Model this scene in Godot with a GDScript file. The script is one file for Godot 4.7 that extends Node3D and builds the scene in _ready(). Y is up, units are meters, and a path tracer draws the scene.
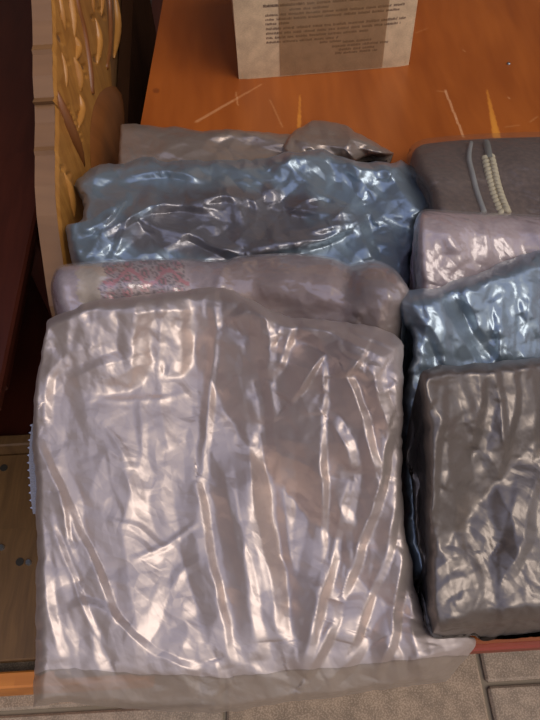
extends Node3D

# ---------------------------------------------------------------- measuring frame
# The place was surveyed from one standpoint; un() finds where the sight line of a photo point meets a given height.
const FOCAL := 700.0
var cam_pos := Vector3(0.0, 1.62, 0.08)
var cam_fwd := Vector3.ZERO
var cam_right := Vector3.ZERO
var cam_up := Vector3.ZERO
const TT := 0.74          # height of the table top
const PANEL_X := -0.34    # plane of the carved face

var taken := {}
var M := {}

func survey() -> void:
	var pitch := deg_to_rad(55.0)
	var roll := 0.06
	cam_fwd = Vector3(0, -sin(pitch), -cos(pitch))
	var r0 := Vector3(1, 0, 0)
	var u0 := r0.cross(cam_fwd)
	cam_right = (cos(roll) * r0 - sin(roll) * u0).normalized()
	cam_up = cam_right.cross(cam_fwd).normalized()

func sight(p: Vector2) -> Vector3:
	return cam_fwd * FOCAL + cam_right * (p.x - 270.0) - cam_up * (p.y - 360.0)

func un(p: Vector2, h: float) -> Vector3:
	var d := sight(p)
	return cam_pos + d * ((h - cam_pos.y) / d.y)

func unx(p: Vector2, x: float) -> Vector3:
	var d := sight(p)
	return cam_pos + d * ((x - cam_pos.x) / d.x)

# ---------------------------------------------------------------- naming
func numbered(called: String) -> String:
	if not taken.has(called):
		taken[called] = 0
		return called
	taken[called] += 1
	return "%s_%03d" % [called, taken[called]]

func thing(called: String, label: String, category: String, at := Vector3.ZERO, group := "") -> Node3D:
	var o := Node3D.new()
	o.name = numbered(called)
	add_child(o)
	o.position = at
	o.set_meta("label", label)
	o.set_meta("category", category)
	if group != "":
		o.set_meta("group", group)
	return o

func part(called: String, mesh: Mesh, mat: Material, parent: Node3D, at := Vector3.ZERO, label := "") -> MeshInstance3D:
	var o := MeshInstance3D.new()
	o.name = called
	o.mesh = mesh
	o.material_override = mat
	parent.add_child(o, true)
	o.position = at
	if label != "":
		o.set_meta("label", label)
	return o

func setting(called: String, mesh: Mesh, mat: Material, label: String, at := Vector3.ZERO) -> MeshInstance3D:
	var o := part(called, mesh, mat, self, at)
	o.set_meta("kind", "structure")
	o.set_meta("label", label)
	return o

# ---------------------------------------------------------------- mesh helpers
func mesh_of(v: PackedVector3Array, n: PackedVector3Array, uv: PackedVector2Array, idx: PackedInt32Array, col := PackedColorArray()) -> ArrayMesh:
	var a := []
	a.resize(Mesh.ARRAY_MAX)
	a[Mesh.ARRAY_VERTEX] = v
	a[Mesh.ARRAY_NORMAL] = n
	if uv.size() > 0:
		a[Mesh.ARRAY_TEX_UV] = uv
	if col.size() > 0:
		a[Mesh.ARRAY_COLOR] = col
	a[Mesh.ARRAY_INDEX] = idx
	var m := ArrayMesh.new()
	m.add_surface_from_arrays(Mesh.PRIMITIVE_TRIANGLES, a)
	return m

# box with chamfered edges
func bevel_box(size: Vector3, b := 0.004) -> ArrayMesh:
	var st := SurfaceTool.new()
	st.begin(Mesh.PRIMITIVE_TRIANGLES)
	st.set_smooth_group(-1)
	var h := size * 0.5
	b = min(b, min(h.x, min(h.y, h.z)) * 0.9)
	# corner points: for each corner sign, three points
	var quads := []
	for ax in 3:
		for s in [-1.0, 1.0]:
			var q := []
			for c in [[-1, -1], [1, -1], [1, 1], [-1, 1]]:
				var p := Vector3.ZERO
				p[ax] = s * h[ax]
				p[(ax + 1) % 3] = c[0] * (h[(ax + 1) % 3] - b)
				p[(ax + 2) % 3] = c[1] * (h[(ax + 2) % 3] - b)
				q.append(p)
			quads.append(q)
	for ax in 3:
		var a1 := (ax + 1) % 3
		var a2 := (ax + 2) % 3
		for s1 in [-1.0, 1.0]:
			for s2 in [-1.0, 1.0]:
				var q := []
				for k in 4:
					var p := Vector3.ZERO
					p[ax] = (h[ax] - b) * (-1.0 if k == 0 or k == 3 else 1.0)
					p[a1] = s1 * (h[a1] if k < 2 else h[a1] - b)
					p[a2] = s2 * (h[a2] - b if k < 2 else h[a2])
					q.append(p)
				quads.append(q)
	for q in quads:
		face(st, [q[0], q[1], q[2]], Vector3.ZERO)
		face(st, [q[0], q[2], q[3]], Vector3.ZERO)
	for sx in [-1.0, 1.0]:
		for sy in [-1.0, 1.0]:
			for sz in [-1.0, 1.0]:
				face(st, [Vector3(sx * h.x, sy * (h.y - b), sz * (h.z - b)), Vector3(sx * (h.x - b), sy * h.y, sz * (h.z - b)), Vector3(sx * (h.x - b), sy * (h.y - b), sz * h.z)], Vector3.ZERO)
	st.generate_normals()
	return st.commit()

# one triangle, wound so that it faces away from a point inside
func face(st: SurfaceTool, p: Array, inside: Vector3) -> void:
	var n: Vector3 = (p[1] - p[0]).cross(p[2] - p[0])
	var out: Vector3 = (p[0] + p[1] + p[2]) / 3.0 - inside
	var o := p
	if n.dot(out) > 0.0:   # front faces run clockwise
		o = [p[0], p[2], p[1]]
	for q in o:
		st.add_vertex(q)

# prism over a plan (x,z) polygon between two heights
func prism(poly: PackedVector2Array, y0: float, y1: float, uv_scale := Vector2.ONE, uv_off := Vector2.ZERO) -> ArrayMesh:
	var st := SurfaceTool.new()
	st.begin(Mesh.PRIMITIVE_TRIANGLES)
	st.set_smooth_group(-1)
	var c := Vector2.ZERO
	for p in poly:
		c += p / poly.size()
	var tri := Geometry2D.triangulate_polygon(poly)
	var mid := Vector3(c.x, (y0 + y1) / 2, c.y)
	for k in range(0, tri.size(), 3):
		for y in [y0, y1]:
			var t := [Vector3(poly[tri[k]].x, y, poly[tri[k]].y), Vector3(poly[tri[k + 1]].x, y, poly[tri[k + 1]].y), Vector3(poly[tri[k + 2]].x, y, poly[tri[k + 2]].y)]
			var n: Vector3 = (t[1] - t[0]).cross(t[2] - t[0])
			if (n.y > 0) == (y == y1):
				t = [t[0], t[2], t[1]]
			for q in t:
				st.set_uv((Vector2(q.x, q.z) - uv_off) * uv_scale)
				st.add_vertex(q)
	for k in poly.size():
		var a := poly[k]
		var b := poly[(k + 1) % poly.size()]
		var q := [Vector3(a.x, y0, a.y), Vector3(b.x, y0, b.y), Vector3(b.x, y1, b.y), Vector3(a.x, y1, a.y)]
		for t in [[q[0], q[1], q[2]], [q[0], q[2], q[3]]]:
			var n: Vector3 = (t[1] - t[0]).cross(t[2] - t[0])
			var e := Vector3(b.y - a.y, 0, a.x - b.x)
			var inward: Vector3 = mid - t[0]
			if e.dot(inward) > 0:
				e = -e
			var w: Array = t
			if n.dot(e) > 0:
				w = [t[0], t[2], t[1]]
			for p in w:
				st.set_uv((Vector2(p.x, p.z + (y1 - p.y)) - uv_off) * uv_scale)
				st.add_vertex(p)
	st.generate_normals()
	return st.commit()

# tube along points
func tube(pts: PackedVector3Array, radii: PackedFloat32Array, sides := 8) -> ArrayMesh:
	var st := SurfaceTool.new()
	st.begin(Mesh.PRIMITIVE_TRIANGLES)
	st.set_smooth_group(0)
	var rings := []
	for k in pts.size():
		var d := (pts[min(k + 1, pts.size() - 1)] - pts[max(k - 1, 0)]).normalized()
		var s := d.cross(Vector3(0.3, 0.9, 0.1)).normalized()
		var t := s.cross(d)
		var ring := []
		for j in sides:
			var a := TAU * j / sides
			ring.append(pts[k] + (s * cos(a) + t * sin(a)) * radii[k])
		rings.append(ring)
	for k in pts.size() - 1:
		for j in sides:
			var j2 := (j + 1) % sides
			var mid: Vector3 = (pts[k] + pts[k + 1]) / 2
			face(st, [rings[k][j], rings[k][j2], rings[k + 1][j2]], mid)
			face(st, [rings[k][j], rings[k + 1][j2], rings[k + 1][j]], mid)
	for e in [0, pts.size() - 1]:
		var inner := pts[1] if e == 0 else pts[pts.size() - 2]
		for j in range(1, sides - 1):
			face(st, [rings[e][0], rings[e][j], rings[e][j + 1]], inner)
	st.generate_normals()
	return st.commit()

# ---------------------------------------------------------------- drawing curves
func spline(pts: Array, n: int) -> PackedVector2Array:
	# Catmull-Rom through the points, then n+1 samples at even arc length
	var dense := PackedVector2Array()
	for k in pts.size() - 1:
		var p0: Vector2 = pts[max(k - 1, 0)]
		var p1: Vector2 = pts[k]
		var p2: Vector2 = pts[k + 1]
		var p3: Vector2 = pts[min(k + 2, pts.size() - 1)]
		for j in 10:
			dense.append(p1.cubic_interpolate(p2, p0, p3, j / 10.0))
	dense.append(pts[pts.size() - 1])
	var total := 0.0
	var acc := PackedFloat32Array([0.0])
	for k in range(1, dense.size()):
		total += dense[k].distance_to(dense[k - 1])
		acc.append(total)
	var out := PackedVector2Array()
	var at := 0
	for j in n + 1:
		var want := total * j / n
		while at < acc.size() - 2 and acc[at + 1] < want:
			at += 1
		var seg := acc[at + 1] - acc[at]
		out.append(dense[at].lerp(dense[at + 1], clamp((want - acc[at]) / max(seg, 1e-6), 0.0, 1.0)))
	return out

func V(a: Array) -> Array:
	var o := []
	for k in range(0, a.size(), 2):
		o.append(Vector2(a[k], a[k + 1]))
	return o

# ---------------------------------------------------------------- crumpled film
var noise_a := FastNoiseLite.new()
var noise_b := FastNoiseLite.new()

func fold_segments(folds: Array) -> Array:
	# fold: [[x,y,x,y,...], width, height in mm, steepness of the far side (1 = even)]
	var out := []
	for f in folds:
		var p := V(f[0])
		var s := spline(p, max(3, p.size() * 2))
		var box := Rect2(s[0], Vector2.ZERO)
		for q in s:
			box = box.expand(q)
		out.append([box.grow(float(f[1]) * 4.2), s, float(f[1]), float(f[2]) * 0.001, float(f[3]) if f.size() > 3 else 1.0])
	return out

func fold_height(p: Vector2, folds: Array) -> float:
	var total := 0.0
	for f in folds:
		if not f[0].has_point(p):
			continue
		var s: PackedVector2Array = f[1]
		var n := s.size() - 1
		var best_d := 1e9
		var side := 0.0
		var along := 0.0
		for k in n:
			var ab := s[k + 1] - s[k]
			var t: float = clamp((p - s[k]).dot(ab) / max(ab.length_squared(), 1e-6), 0.0, 1.0)
			var off := p - (s[k] + ab * t)
			var d := off.length_squared()
			if d < best_d:
				best_d = d
				side = ab.cross(off)
				along = (k + t) / n
		var w: float = f[2]
		if w >= 5.0:   # a pleat: one long flank, one short
			w = w * 1.7 if side >= 0.0 else w * 0.8 / f[4]
		var q := sqrt(best_d) / w
		# two flat flanks and a crest, as film folds
		if f[2] >= 5.0:   # a pleat rises and sinks along its run
			total += f[3] * 0.85 * noise_b.get_noise_2d(p.x * 0.6 + f[2] * 91.0, p.y * 0.6 + f[3] * 40000.0) * max(0.0, 1.0 - q * 0.42)
		total += f[3] * 0.8 * sqrt(clamp(sin(PI * along), 0.0, 1.0)) * max(0.0, 1.0 - (sqrt(q * q + 0.01) - 0.1) * 0.42)
	return total

func lattice(i: int, j: int, s: int) -> float:
	var h := (i * 374761393 + j * 668265263 + s * 982451653) & 0x7fffffff
	h = ((h ^ (h >> 13)) * 1274126177) & 0x7fffffff
	h = h ^ (h >> 16)
	return float(h & 0xffff) / 32767.5 - 1.0

# straight interpolation over a triangular lattice of random heights: the planes and creases of crushed film
func facet(p: Vector2, s: int) -> float:
	var k := (p.x + p.y) * 0.366025
	var a := p.x + k
	var b := p.y + k
	var i := int(floor(a))
	var j := int(floor(b))
	var x := a - i
	var y := b - j
	var h0 := lattice(i, j, s)
	var h2 := lattice(i + 1, j + 1, s)
	if x > y:
		var h1 := lattice(i + 1, j, s)
		return h0 * (1.0 - x) + h1 * (x - y) + h2 * y
	var h3 := lattice(i, j + 1, s)
	return h0 * (1.0 - y) + h3 * (y - x) + h2 * x

# ---- what lies on the table so far: heights on a 4 mm raster, so that each bag rests on those below it
const RX := -0.6
const RZ := -1.8
const RN := 480
var pile := PackedFloat32Array()

func pile_at(x: float, z: float) -> float:
	var i := int((x - RX) / 0.004)
	var j := int((z - RZ) / 0.004)
	if i < 0 or j < 0 or i >= RN or j >= RN:
		return -1.0
	return pile[j * RN + i]

func pile_start() -> void:
	pile.resize(RN * RN)
	for j in RN:
		for i in RN:
			var x := RX + i * 0.004
			var z := RZ + j * 0.004
			pile[j * RN + i] = TT if z < -0.111 and x > -0.292 - (z + 0.113) * 0.057 else -1.0

func pile_add(g: Dictionary) -> void:
	for w in g.up:
		var i := int((w.x - RX) / 0.004)
		var j := int((w.z - RZ) / 0.004)
		for dj in range(-1, 2):
			for di in range(-1, 2):
				var a := i + di
				var b := j + dj
				if a >= 0 and b >= 0 and a < RN and b < RN:
					pile[b * RN + a] = max(pile[b * RN + a], w.y)

func crumple(p: Vector2, layers: Array, dir: float) -> float:
	# layer: [length along, length across, angle in degrees, amplitude in mm, sharpness, shift]
	var h := 0.0
	for l in layers:
		var q := p.rotated(-deg_to_rad(l[2]) - dir)
		var wx := noise_b.get_noise_2d(p.x * 0.9 + l[5], p.y * 0.9) * 0.35
		var wy := noise_b.get_noise_2d(p.x * 0.9, p.y * 0.9 + 300.0 + l[5]) * 0.35
		var n := noise_a.get_noise_2d((q.x / l[0] + wx) * 100.0 + l[5] * 7.0, (q.y / l[1] + wy) * 100.0 + l[5] * 3.0)
		var r: float
		if l[4] > 20.0:
			r = facet(Vector2(q.x / l[0] + wx, q.y / l[1] + wy) + Vector2(l[5], l[5] * 0.37), int(l[5]))   # flat facets with sharp creases
		elif l[4] > 0.0:
			r = pow(1.0 - min(1.0, abs(n) * 2.2), l[4])   # creases
		else:
			r = n * 1.6                                    # soft swells
		h += r * l[3] * 0.001
	return h

func rim(t: float, w0: float, w1: float) -> float:
	var a: float = clamp(t / max(w0, 1e-4), 0.0, 1.0)
	var b: float = clamp((1.0 - t) / max(w1, 1e-4), 0.0, 1.0)
	return sqrt(1.0 - (1.0 - a) * (1.0 - a)) * sqrt(1.0 - (1.0 - b) * (1.0 - b))

func film_grid(b: Dictionary) -> Dictionary:
	var nu: int = b.nu
	var nv: int = b.nv
	var top := spline(V(b.top), nu)
	var bot := spline(V(b.bottom), nu)
	var lef := spline(V(b.left), nv)
	var rig := spline(V(b.right), nv)
	var c00 := (top[0] + lef[0]) / 2
	var c10 := (top[nu] + rig[0]) / 2
	var c01 := (bot[0] + lef[nv]) / 2
	var c11 := (bot[nu] + rig[nv]) / 2
	var segs := fold_segments(b.get("folds", []))
	var layers: Array = b.get("layers", [])
	var lumps: Array = b.get("lumps", [])
	var hc: Array = b.h            # heights of the rim above the table: top-left, top-right, bottom-left, bottom-right
	var rw: Array = b.rim          # rounding: left, right, top, bottom
	var amp: float = b.get("amp", 1.0)
	var drop: Array = b.get("drop", [])   # [photo row where the film passes the table edge, fall in metres over the rest, rows]
	var up := PackedVector3Array()
	var lo := PackedVector3Array()
	var px := PackedVector2Array()
	var ys := PackedFloat32Array()
	var lift := PackedFloat32Array()
	for j in nv + 1:
		var v := float(j) / nv
		for i in nu + 1:
			var u := float(i) / nu
			var p: Vector2 = top[i] * (1 - v) + bot[i] * v + lef[j] * (1 - u) + rig[j] * u - (c00 * (1 - u) * (1 - v) + c10 * u * (1 - v) + c01 * (1 - u) * v + c11 * u * v)
			var fr: float = b.get("fray", 0.0)
			if fr > 0.0:
				p += Vector2(facet(p / 19.0, 5) + 0.5 * facet(p / 8.0, 7), facet(p / 19.0 + Vector2(40, 9), 6) + 0.5 * facet(p / 8.0, 9)) * fr
			var hm: float = lerp(lerp(float(hc[0]), float(hc[1]), u), lerp(float(hc[2]), float(hc[3]), u), v)
			var e := rim(u, rw[0], rw[1]) * rim(v, rw[2], rw[3])
			var y: float = TT + hm + float(b.thick) * e
			var dd := 0.0
			if drop.size() > 0:
				var q: float = clamp((p.y - float(drop[0]) - float(drop[3]) * (p.x - 270.0)) / float(drop[2]), 0.0, 1.3)
				dd = float(drop[1]) * q * q * (1.5 - 0.5 * q)
			var x := 0.0
			for l in lumps:
				var r := Vector2((p.x - l[0]) / l[2], (p.y - l[1]) / l[3]).length_squared()
				if r < 6.0:
					x += l[4] * 0.001 * exp(-r)
			var soft: float = lerp(0.45, 1.0, min(1.0, e * 1.8))
			var pw := p + Vector2(noise_b.get_noise_2d(p.x * 1.3, p.y * 1.3), noise_b.get_noise_2d(p.x * 1.3 + 500.0, p.y * 1.3)) * 3.5
			x += (fold_height(pw, segs) + crumple(p, layers, 0.0)) * amp * soft
			y += x - dd
			px.append(p)
			ys.append(y)
			var w := un(p, y)
			lift.append(max(0.0, pile_at(w.x, w.z) + 0.004 - y))
	# where something lies beneath, the film rides over it: spread the lift down a slope to the neighbours, then smooth it
	var ww := nu + 1
	var fall := 0.0011
	for j in nv + 1:
		for i in nu + 1:
			var a := j * ww + i
			if i > 0:
				lift[a] = max(lift[a], lift[a - 1] - fall)
			if j > 0:
				lift[a] = max(lift[a], lift[a - ww] - fall)
	for j in range(nv, -1, -1):
		for i in range(nu, -1, -1):
			var a := j * ww + i
			if i < nu:
				lift[a] = max(lift[a], lift[a + 1] - fall)
			if j < nv:
				lift[a] = max(lift[a], lift[a + ww] - fall)
	for k in 5:
		var old := lift.duplicate()
		for j in nv + 1:
			for i in nu + 1:
				var a := j * ww + i
				lift[a] = (old[a] * 2.0 + old[a - 1 if i > 0 else a] + old[a + 1 if i < nu else a] + old[a - ww if j > 0 else a] + old[a + ww if j < nv else a]) / 6.0
	for a in px.size():
		up.append(un(px[a], ys[a] + lift[a]))
	for a in up.size():
		var w := up[a]
		var s := pile_at(w.x, w.z) + 0.0015
		lo.append(Vector3(w.x, clamp(s, w.y - 0.2, w.y - 0.002) if s > 0.0 else min(w.y - 0.004, float(b.get("rest", w.y - 0.008))), w.z))
	for k in 2:
		for a in range(ww + 1, lo.size() - ww - 1):
			lo[a].y = min((lo[a].y * 2.0 + lo[a - 1].y + lo[a + 1].y + lo[a - ww].y + lo[a + ww].y) / 6.0, up[a].y - 0.002)
	var out := {"up": up, "lo": lo, "px": px, "nu": nu, "nv": nv}
	pile_add(out)
	return out

func grid_normals(g: PackedVector3Array, nu: int, nv: int, flip: bool) -> PackedVector3Array:
	var n := PackedVector3Array()
	for j in nv + 1:
		for i in nu + 1:
			var du := g[j * (nu + 1) + min(i + 1, nu)] - g[j * (nu + 1) + max(i - 1, 0)]
			var dv := g[min(j + 1, nv) * (nu + 1) + i] - g[max(j - 1, 0) * (nu + 1) + i]
			var c := dv.cross(du).normalized()
			n.append(-c if flip else c)
	return n

# surface of a grid between two rows; closed = also the underside
func film_mesh(g: Dictionary, j0: int, j1: int, closed: bool, lift := 0.0, paint := "") -> ArrayMesh:
	var nu: int = g.nu
	var v := PackedVector3Array()
	var n := PackedVector3Array()
	var uv := PackedVector2Array()
	var col := PackedColorArray()
	var idx := PackedInt32Array()
	var nup := grid_normals(g.up, nu, g.nv, false)
	var w := nu + 1
	for side in (2 if closed else 1):
		var base := v.size()
		var src: PackedVector3Array = g.up if side == 0 else g.lo
		for j in range(j0, j1 + 1):
			for i in w:
				var k := j * w + i
				v.append(src[k] + (nup[k] * lift if side == 0 else Vector3.ZERO))
				n.append(nup[k] if side == 0 else -nup[k])
				uv.append(Vector2(src[k].x, src[k].z))
				if paint != "":
					col.append(paint_at(paint, g.px[k]))
		for j in j1 - j0:
			for i in nu:
				var a := base + j * w + i
				if side == 0:
					idx.append_array([a, a + 1, a + w + 1, a, a + w + 1, a + w])
				else:
					idx.append_array([a, a + w + 1, a + 1, a, a + w, a + w + 1])
	if closed:
		# the sides between the two sheets
		var loop := []
		for i in nu:
			loop.append([j0 * w + i, j0 * w + i + 1])
		for j in range(j0, j1):
			loop.append([j * w + nu, (j + 1) * w + nu])
		for i in nu:
			loop.append([j1 * w + nu - i, j1 * w + nu - i - 1])
		for j in j1 - j0:
			loop.append([(j1 - j) * w, (j1 - j - 1) * w])
		for e in loop:
			var a: Vector3 = g.up[e[0]]
			var b: Vector3 = g.up[e[1]]
			var c: Vector3 = g.lo[e[1]]
			var d: Vector3 = g.lo[e[0]]
			var nn := -(b - a).cross(Vector3.UP).normalized()
			var base := v.size()
			v.append_array([a, b, c, d])
			for q in 4:
				n.append(nn)
				var at: Vector3 = [a, b, c, d][q]
				uv.append(Vector2(at.x, at.z))
				if paint != "":
					col.append(paint_at(paint, g.px[e[0]]))
			idx.append_array([base, base + 2, base + 1, base, base + 3, base + 2])
	return mesh_of(v, n, uv, idx, col)

# ---------------------------------------------------------------- materials
func plain(c: Color, rough := 0.6, metal := 0.0) -> StandardMaterial3D:
	var m := StandardMaterial3D.new()
	m.albedo_color = c
	m.roughness = rough
	m.metallic = metal
	return m

func c8(r: float, g: float, b: float, a := 1.0) -> Color:
	return Color(r / 255.0, g / 255.0, b / 255.0, a)

func wrapped_facet(x: float, y: float, n: int, s: int) -> float:
	var i := int(floor(x))
	var j := int(floor(y))
	var fx := x - i
	var fy := y - j
	var h0 := lattice(posmod(i, n), posmod(j, n), s)
	var h2 := lattice(posmod(i + 1, n), posmod(j + 1, n), s)
	if fx > fy:
		return h0 * (1.0 - fx) + lattice(posmod(i + 1, n), posmod(j, n), s) * (fx - fy) + h2 * fy
	return h0 * (1.0 - fy) + lattice(posmod(i, n), posmod(j + 1, n), s) * (fy - fx) + h2 * fx

# relief of finely crushed film: creased facets at two sizes, repeating without a seam
func crinkle_normal(seed: int, cells: int, strength: float, size := 512) -> ImageTexture:
	var im := Image.create(size, size, false, Image.FORMAT_RGBA8)
	for y in size:
		for x in size:
			var u := float(x) / size
			var v := float(y) / size
			var uu := u + 0.016 * sin(TAU * (3.0 * v + 2.0 * u)) + 0.008 * sin(TAU * (7.0 * v - 3.0 * u))
			var vv := v + 0.016 * sin(TAU * (2.0 * u - 3.0 * v)) + 0.008 * sin(TAU * (8.0 * u + 4.0 * v))
			var h := wrapped_facet(uu * cells, vv * cells, cells, seed) * 0.65 + wrapped_facet(vv * cells * 2 + 0.3, uu * cells * 2, cells * 2, seed + 7) * 0.3
			h = clamp(h * 0.5 + 0.5, 0.0, 1.0)
			im.set_pixel(x, y, Color(h, h, h))
	im.bump_map_to_normal_map(strength)
	return ImageTexture.create_from_image(im)

func film(c: Color, rough: float, metal: float, nrm: Texture2D, nscale: float, tile := 3.0) -> StandardMaterial3D:
	var m := plain(c, rough, metal)
	m.metallic_specular = 0.6
	m.normal_enabled = true
	m.normal_texture = nrm
	m.normal_scale = nscale
	m.uv1_triplanar = true
	m.uv1_world_triplanar = true
	m.uv1_scale = Vector3(tile, tile, tile)
	m.cull_mode = BaseMaterial3D.CULL_DISABLED
	if c.a < 0.999:
		m.transparency = BaseMaterial3D.TRANSPARENCY_ALPHA
	return m

func grain_image(w: int, h: int, base: Color, dark: Color, seed: int, along_y: bool, fine: float, contrast: float) -> Image:
	var f := FastNoiseLite.new()
	f.seed = seed
	f.frequency = 0.01
	f.fractal_octaves = 3
	var g := FastNoiseLite.new()
	g.seed = seed + 5
	g.frequency = 0.01
	var im := Image.create(w, h, false, Image.FORMAT_RGB8)
	for y in h:
		for x in w:
			var a := float(x) if along_y else float(y)
			var l := float(y) if along_y else float(x)
			var bend := g.get_noise_2d(a * 0.4, l * 0.25) * 30.0
			var t := f.get_noise_2d((a + bend) * fine, l * 0.35) * 0.5 + 0.5
			t = t * 0.65 + (f.get_noise_2d((a + bend * 0.6) * fine * 5.0 + 900.0, l * 0.6) * 0.5 + 0.5) * 0.35
			t = clamp((t - 0.5) * contrast + 0.5, 0.0, 1.0)
			im.set_pixel(x, y, dark.lerp(base, t))
	return im

func stroke(im: Image, a: Vector2, b: Vector2, w0: float, w1: float, c: Color, k: float, rng: RandomNumberGenerator) -> void:
	var n := int(a.distance_to(b)) + 1
	for s in n:
		var t := float(s) / n
		var p := a.lerp(b, t)
		var w: float = max(0.5, lerp(w0, w1, t) * 0.5)
		for dy in range(-int(ceil(w)), int(ceil(w)) + 1):
			for dx in range(-int(ceil(w)), int(ceil(w)) + 1):
				if Vector2(dx, dy).length() > w + 0.3:
					continue
				var x := int(p.x) + dx
				var y := int(p.y) + dy
				if x < 0 or y < 0 or x >= im.get_width() or y >= im.get_height():
					continue
				im.set_pixel(x, y, im.get_pixel(x, y).lerp(c, k * rng.randf_range(0.5, 1.0)))

func textured(im: Image, rough: float, metal := 0.0) -> StandardMaterial3D:
	var m := plain(Color.WHITE, rough, metal)
	m.albedo_texture = ImageTexture.create_from_image(im)
	return m

func triwood(im: Image, rough: float, tile: float) -> StandardMaterial3D:
	var m := textured(im, rough)
	m.uv1_triplanar = true
	m.uv1_world_triplanar = true
	m.uv1_scale = Vector3(tile, tile, tile)
	return m

# ================================================================= the place
func _ready() -> void:
	survey()
	# ---- camera
	var cam := Camera3D.new()
	cam.name = "camera"
	add_child(cam)
	cam.transform = Transform3D(Basis(cam_right, cam_up, -cam_fwd), cam_pos)
	cam.fov = rad_to_deg(2.0 * atan(360.0 / FOCAL))
	cam.near = 0.02
	cam.current = true
	# ---- sky and exposure
	var env := Environment.new()
	var sky := Sky.new()
	var sm := ProceduralSkyMaterial.new()
	sm.sky_top_color = Color(0.65, 0.70, 0.87)
	sm.sky_horizon_color = Color(0.90, 0.90, 0.92)
	sm.ground_bottom_color = Color(0.30, 0.28, 0.25)
	sm.ground_horizon_color = Color(0.45, 0.43, 0.40)
	sm.sky_energy_multiplier = 1.0
	sky.sky_material = sm
	env.background_mode = Environment.BG_SKY
	env.sky = sky
	env.ambient_light_source = Environment.AMBIENT_SOURCE_SKY
	env.tonemap_mode = Environment.TONE_MAPPER_LINEAR
	env.tonemap_exposure = 1.24
	env.sdfgi_enabled = true
	env.ssao_enabled = true
	env.ssil_enabled = true
	var we := WorldEnvironment.new()
	we.name = "environment"
	we.environment = env
	add_child(we)
	# ---- hazy daylight from the open side, front right
	var sun := DirectionalLight3D.new()
	sun.name = "sun"
	add_child(sun)
	sun.look_at_from_position(Vector3(1.3, 2.4, 1.2), Vector3.ZERO)
	sun.light_color = Color(1.0, 0.98, 0.96)
	sun.light_energy = 0.5
	sun.light_angular_distance = 40.0
	sun.shadow_enabled = true

	noise_a.seed = 11
	noise_a.frequency = 0.01
	noise_a.fractal_octaves = 2
	noise_a.fractal_type = FastNoiseLite.FRACTAL_FBM
	noise_b.seed = 23
	noise_b.frequency = 0.01
	noise_b.fractal_octaves = 2
	make_materials()
	build_setting()
	build_table()
	build_carved_panel()
	build_left_furniture()
	build_box()
	build_bags()

func make_materials() -> void:
	var nr := crinkle_normal(3, 18, 10.0)
	var nf := crinkle_normal(8, 14, 10.0)
	M.film_taupe = film(c8(188, 171, 162), 0.47, 0.68, nr, 0.6, 2.6)
	M.film_taupe_clear = film(c8(168, 152, 138, 0.78), 0.4, 0.6, nr, 0.6, 2.6)
	M.film_brown = film(c8(120, 109, 101), 0.42, 0.7, nr, 0.6, 2.6)
	M.film_blue = film(c8(138, 149, 158), 0.34, 0.62, nf, 0.8, 2.2)
	M.film_grey = film(c8(146, 130, 120), 0.36, 0.55, nr, 0.5, 2.6)
	M.film_thin = film(c8(178, 164, 158, 0.27), 0.24, 0.3, nr, 1.0, 3.4)
	M.film_clear = film(c8(184, 170, 164, 0.17), 0.22, 0.3, nr, 1.0, 3.4)
	M.film_thin_dark = film(c8(116, 102, 92, 0.32), 0.28, 0.25, nr, 1.0, 3.4)
	var wood := grain_image(512, 512, c8(182, 128, 62), c8(144, 92, 38), 31, true, 2.4, 1.5)
	M.carved = triwood(wood, 0.42, 2.2)
	M.carved_dark = triwood(grain_image(256, 256, c8(132, 80, 40), c8(98, 56, 26), 33, true, 2.4, 1.4), 0.4, 2.2)
	M.carved_edge = triwood(grain_image(256, 256, c8(132, 94, 60), c8(100, 68, 40), 35, false, 2.0, 1.4), 0.45, 2.2)
	M.mahogany = triwood(grain_image(512, 512, c8(78, 34, 22), c8(56, 22, 14), 41, true, 2.0, 1.4), 0.35, 1.6)
	M.board = triwood(grain_image(512, 512, c8(112, 80, 46), c8(84, 58, 32), 47, true, 2.6, 1.6), 0.55, 1.8)
	M.board_orange = triwood(grain_image(256, 256, c8(196, 122, 52), c8(160, 92, 34), 49, false, 2.0, 1.4), 0.45, 1.8)
	M.steel = plain(c8(150, 150, 150), 0.35, 0.9)
	M.plaster = plain(c8(122, 114, 106), 0.9)

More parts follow.
